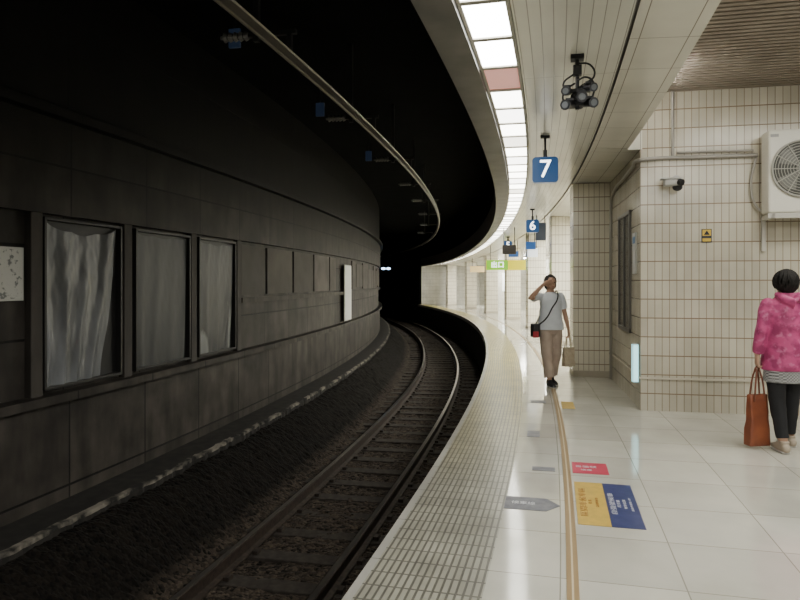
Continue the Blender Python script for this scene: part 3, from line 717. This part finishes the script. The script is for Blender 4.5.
M_eye = mat('eye_dark', (.02,.015,.012), .3); M_lip = mat('lip', (.35,.12,.10), .5)
paint(pa, [((-.030,-.085,1.493),(.014,.05,.006)),((.030,-.085,1.493),(.014,.05,.006)),((0,-.09,1.433),(.020,.04,.006))], [M_eye,M_eye,M_lip])
bm = bmesh.new()
ell(bm,(0,.022,1.513),.080,.090,.088,28)
for sg in (-1,1): ell(bm,(sg*.066,.020,1.460),.022,.050,.065)
ell(bm,(0,.06,1.445),.068,.042,.075)
tufts(bm,(0,.018,1.503),.083,.095,.097,60,122,50,3)
organic('hair', bm, noisy('hair_dark_grey', (.02,.019,.018), (.07,.066,.062), 60, .75, spec=.25), parent=pa, vox=.0045, sm=1)
M_tee = noisy('tee_grey', (.66,.69,.74), (.74,.77,.81), 9, .85)
bm = bmesh.new()
tor2 = [((0,0,.81),(.196,.152)),((0,0,.90),(.190,.146)),((0,0,1.0),(.166,.126)),((0,-.004,1.12),(.160,.126)),((0,-.004,1.23),(.158,.122)),((0,.005,1.30),(.145,.095)),((0,.01,1.35),(.078,.066))]
tube(bm, [a for a,b in tor2], [b for a,b in tor2], seg=24, round0=False, round1=False)
for sh, el in ((sh_r,el_r),(sh_l,el_l)):
    tube(bm, [sh, Vector(sh).lerp(Vector(el),.4), Vector(sh).lerp(Vector(el),.72)], [.056,.062,.066], round1=False)
crumple(bm, 11, .009, 20, .006)
organic('shirt', bm, M_tee, parent=pa, vox=.007, sm=2)
M_kh = noisy('khaki_cloth', (.40,.31,.25), (.48,.38,.31), 7, .9)
bm = bmesh.new()
tube(bm, [(0,0,.80),(0,0,.86),(0,0,.93)], [(.168,.122),(.165,.120),(.150,.108)], seg=24, round1=False)
for hp, kn, an in ((hipR,knR,anR),(hipL,knL,anL)):
    K, B = Vector(kn), Vector(an)
    tube(bm, [hp, Vector(hp).lerp(K,.5), K, K.lerp(B,.5), K.lerp(B,.88)], [(.090,.100),(.090,.098),(.080,.086),(.074,.080),(.072,.078)], round1=False)
crumple(bm, 10, .008, 14, .008)
organic('trousers', bm, M_kh, parent=pa, vox=.007, sm=2)
M_sole = mat('shoe_sole', (.55,.53,.5), .7)
def shoe(parent, an, m, ln=.17):
    x, y, z = an; zb = 0.0
    bm = bmesh.new()
    tube(bm, [(x,y+.05,zb+.045),(x,y-.03,zb+.045),(x,y-.10,zb+.038),(x,y-ln,zb+.030)], [(.036,.042),(.042,.042),(.045,.033),(.035,.024)])
    tube(bm, [(x,y+.015,zb+.05),(x,y+.015,zb+.105)], [(.036,.046),(.040,.050)], round1=False)
    tube(bm, [(x,y-.02,zb+.09),(x,y-.09,zb+.066)], [(.020,.012),(.018,.010)])
    for v in bm.verts: v.co.z = max(v.co.z, .012)
    sh = organic('shoe', bm, m, parent=parent, vox=.006, sm=1)
    bm = bmesh.new()
    tube(bm, [(x,y+.055,.011),(x,y-.03,.011),(x,y-.10,.011),(x,y-ln-.006,.011)], [(.038,.010),(.044,.010),(.047,.010),(.036,.010)])
    obj('sole', bm2me(bm, 'sole', M_sole), parent=sh, smooth=True)
    return sh
M_shoe = mat('shoe_black', (.012,.012,.014), .5)
shoe(pa, anR, M_shoe); shoe(pa, anL, M_shoe)

sb = empty('shoulder_bag', label='small black and red crossbody bag on long strap at hip', cat='bag', loc=A, rotz=.12)
bm = bmesh.new(); box(bm,-.295,-.19,-.10,.05,.70,.90,bev=.02); obj('bag_body', bm2me(bm,'b',M_black), parent=sb)
bm = bmesh.new(); box(bm,-.300,-.215,-.112,-.096,.70,.79,bev=.006); obj('front_pocket', bm2me(bm,'b',mat('bag_red',(.35,.02,.03),.5)), parent=sb)
curve_obj('strap', [Vector(q) for q in ((-.205,-.07,.88),(-.12,-.152,.98),(-.03,-.148,1.13),(.05,-.135,1.25),(.080,-.05,1.36),(.080,.05,1.35),(.02,.133,1.2),(-.1,.145,1.02),(-.205,.06,.88))], .010, M_black, parent=sb)
M_paper = noisy('paper_bag', (.46,.38,.27), (.54,.46,.34), 20, .8)
Ma = Matrix.Rotation(.12,3,'Z') @ Vector((.250,-.045,0))
pb = empty('paper_bag', label='crumpled tan paper carrier bag held by its handles', cat='bag', loc=A+Ma, rotz=.3)
bm = bmesh.new(); box(bm,-.08,.08,-.045,.045,.28,.55)
bmesh.ops.subdivide_edges(bm, edges=bm.edges, cuts=5, use_grid_fill=True)
for v in bm.verts:
    f = (v.co.z-.28)/.27
    v.co += Vector((noise.noise(v.co*14)*.018, noise.noise(v.co*17+Vector((3,1,2)))*.02, noise.noise(v.co*11+Vector((9,1,2)))*.012)); v.co.y *= (1-.35*f)
obj('bag_body', bm2me(bm,'b',M_paper), parent=pb)
for y in (-.025,.025): curve_obj('handle', [Vector(q) for q in ((-.05,y,.54),(-.035,y*.6,.63),(0,0,.70),(.035,y*.6,.63),(.05,y,.54))], .007, M_paper, parent=pb)

# --- person B
Bp = Vector((3.44, 5.80, 0)); rotB = pi-.10
sh_l, el_l, wr_l = (.155,.01,1.30), (.222,.03,1.06), (.232,-.02,.85)
sh_r, el_r, wr_r = (-.155,.01,1.30), (-.222,.0,1.06), (-.225,-.10,.86)
hipR, knR, anR = (-.09,0,.86), (-.095,-.10,.47), (-.105,-.15,.085)
hipL, knL, anL = (.09,0,.86), (.080,.01,.46), (.060,.09,.087)
bm = bmesh.new()
tube(bm, [a for a,b in tor], [(b[0]*1.08,b[1]*1.1) for a,b in tor], seg=24)
head(bm, (0,-.015,1.49))
for sh, el, wr in ((sh_r,el_r,wr_r),(sh_l,el_l,wr_l)):
    m1 = Vector(sh).lerp(Vector(el),.5); m2 = Vector(el).lerp(Vector(wr),.35)
    tube(bm, [sh,m1,el,m2,wr], [.048,.045,.037,.036,.024])
for hp, kn, an in ((hipR,knR,anR),(hipL,knL,anL)):
    tube(bm, [hp, Vector(hp).lerp(Vector(kn),.5), kn, Vector(kn).lerp(Vector(an),.35), an], [.085,.070,.053,.054,.036])
    tube(bm, [(an[0],an[1]+.03,an[2]-.04),(an[0],an[1]-.06,an[2]-.05),(an[0],an[1]-.14,an[2]-.06)], [(.032,.03),(.038,.025),(.03,.015)])
hand(bm, wr_l, (.02,-.05,-1), (-1,0,0), (0,-1,0), .95)
hand(bm, wr_r, (0,-.2,-1), (1,0,0), (0,-1,0), .5)
pb_ = organic('person', bm, M_skin, vox=.0055, sm=3, loc=Bp, rotz=rotB, label='person with short black hair in pink patterned jacket seen from behind', cat='person')
paint(pb_, [((-.030,-.095,1.498),(.014,.05,.006)),((.030,-.095,1.498),(.014,.05,.006)),((0,-.10,1.438),(.022,.04,.006))], [M_eye,M_eye,M_lip])
bm = bmesh.new()
ell(bm,(0,.018,1.513),.088,.098,.094,28)
ell(bm,(0,.045,1.455),.074,.064,.062,24)
for sg in (-1,1): ell(bm,(sg*.072,.025,1.475),.020,.050,.050)
tufts(bm,(0,.020,1.502),.090,.102,.104,90,130,55,9,.0070)
tufts(bm,(0.01,.020,1.500),.092,.104,.102,50,116,50,21,.0065)
organic('hair', bm, M_hair, parent=pb_, vox=.0042, sm=1)
def jacket_mat():
    m = noisy('jacket_pink', (.50,.062,.20), (.31,.030,.12), 13, .6, lo=.44, hi=.60, detail=3)
    tc = N(m,'ShaderNodeTexCoord'); no = N(m,'ShaderNodeTexNoise'); no.inputs['Scale'].default_value = 20; no.inputs['Detail'].default_value = 2
    mp = N(m,'ShaderNodeMapping'); mp.inputs['Location'].default_value = (3,7,1); L(m, tc.outputs['Object'], mp.inputs[0])
    L(m, mp.outputs[0], no.inputs['Vector'])
    cr = N(m,'ShaderNodeValToRGB'); cr.color_ramp.elements[0].position=.55; cr.color_ramp.elements[1].position=.68; cr.color_ramp.elements[1].color=(.5,.5,.5,1)
    L(m, no.outputs['Fac'], cr.inputs[0])
    b = pr(m); src = b.inputs['Base Color'].links[0].from_socket
    mx = N(m,'ShaderNodeMix', data_type='RGBA'); L(m, cr.outputs[0], mx.inputs[0]); L(m, src, mx.inputs[6]); mx.inputs[7].default_value = (.62,.19,.35,1)
    L(m, mx.outputs[2], b.inputs['Base Color'])
    return m
M_jk = jacket_mat()
bm = bmesh.new()
jt = [((0,0,.715),(.196,.152)),((0,0,.80),(.196,.156)),((0,0,.95),(.186,.150)),((0,0,1.10),(.184,.147)),((0,.005,1.22),(.184,.141)),((0,.01,1.30),(.160,.115)),((0,.012,1.36),(.098,.085)),((0,.012,1.405),(.082,.080))]
tube(bm, [a for a,b in jt], [b for a,b in jt], seg=28, round0=False, round1=False)
tube(bm, [(-.09,.04,1.385),(-.06,.105,1.350),(0,.135,1.315),(.06,.105,1.350),(.09,.04,1.385)], [.028,.040,.048,.040,.028])
for sh, el, wr in ((sh_r,el_r,wr_r),(sh_l,el_l,wr_l)):
    S_, E_, W_ = Vector(sh), Vector(el), Vector(wr)
    tube(bm, [S_, S_.lerp(E_,.35), S_.lerp(E_,.7), E_, E_.lerp(W_,.5), E_.lerp(W_,.95)], [.060,.062,.058,.056,.052,.042], round1=False)
crumple(bm, 6, .008, 12, .009)
organic('jacket', bm, M_jk, parent=pb_, vox=.007, sm=6)
def check_mat():
    m = mat('check_cloth', (.5,.5,.5), .8)
    tc = N(m,'ShaderNodeTexCoord'); ck = N(m,'ShaderNodeTexChecker'); ck.inputs['Scale'].default_value = 75
    ck.inputs[1].default_value=(.5,.5,.5,1); ck.inputs[2].default_value=(.03,.03,.03,1)
    L(m, tc.outputs['Object'], ck.inputs[0]); L(m, ck.outputs[0], pr(m).inputs['Base Color']); return m
bm = bmesh.new(); tube(bm, [(0,0,.61),(0,0,.74)], [(.186,.146),(.178,.140)], seg=28, round0=False, round1=False)
organic('shirt_hem', bm, check_mat(), parent=pb_, vox=.008)
M_pants = mat('trousers_black', (.012,.012,.014), .85)
bm = bmesh.new()
tube(bm, [(0,0,.78),(0,0,.86),(0,0,.93)], [(.160,.120),(.158,.118),(.150,.108)], seg=24, round1=False)
for hp, kn, an in ((hipR,knR,anR),(hipL,knL,anL)):
    K, B = Vector(kn), Vector(an)
    tube(bm, [hp, Vector(hp).lerp(K,.5), K, K.lerp(B,.5), K.lerp(B,.9)], [(.088,.098),(.082,.087),(.066,.070),(.058,.064),(.050,.056)], round1=False)
crumple(bm, 12, .006, 16, .008)
organic('trousers', bm, M_pants, parent=pb_, vox=.008, sm=2)
M_beige = mat('shoe_beige', (.42,.35,.27), .7)
shoe(pb_, anR, M_beige); shoe(pb_, anL, M_beige)
Mh = Matrix.Rotation(rotB,3,'Z') @ Vector((.226,-.035,0))
M_leather = noisy('tan_leather', (.26,.075,.032), (.19,.052,.025), 8, .45)
tb = empty('tote_bag', label='tall orange brown leather tote bag held by two handles', cat='bag', loc=Bp+Mh, rotz=.2)
bm = bmesh.new(); box(bm,-.105,.105,-.05,.05,.03,.49)
bmesh.ops.subdivide_edges(bm, edges=bm.edges, cuts=5, use_grid_fill=True)
for v in bm.verts:
    f = (v.co.z-.03)/.46; v.co.x *= 1-.18*f; v.co.y *= 1-.45*f
    v.co += Vector((noise.noise(v.co*9)*.010, noise.noise(v.co*9+Vector((3,1,2)))*.012, 0))
b = obj('bag_body', bm2me(bm,'b',M_leather), parent=tb, smooth=True); b.modifiers.new('b','BEVEL').width=.008
for y in (-.03,.03): curve_obj('handle', [Vector(q) for q in ((-.05,y,.43),(-.045,y,.52),(-.02,y*.5,.68),(0,0,.735),(.02,y*.5,.68),(.045,y,.52),(.05,y,.43))], .008, mat('handle_dark',(.16,.05,.025),.5), parent=tb)

# ------------------------------------------------------------ camera, world
w = bpy.data.worlds.new('w'); scn.world = w; w.use_nodes = True
w.node_tree.nodes['Background'].inputs[0].default_value = (.9,.95,1,1); w.node_tree.nodes['Background'].inputs[1].default_value = .008
cd = bpy.data.cameras.new('cam'); cam = bpy.data.objects.new('cam', cd); COL.objects.link(cam)
cam.location = (0,0,1.5); cam.rotation_euler = (pi/2,0,0); cd.sensor_width = 36; cd.lens = 650*36/800; cd.shift_y = -18/800; cd.clip_end = 300
scn.camera = cam
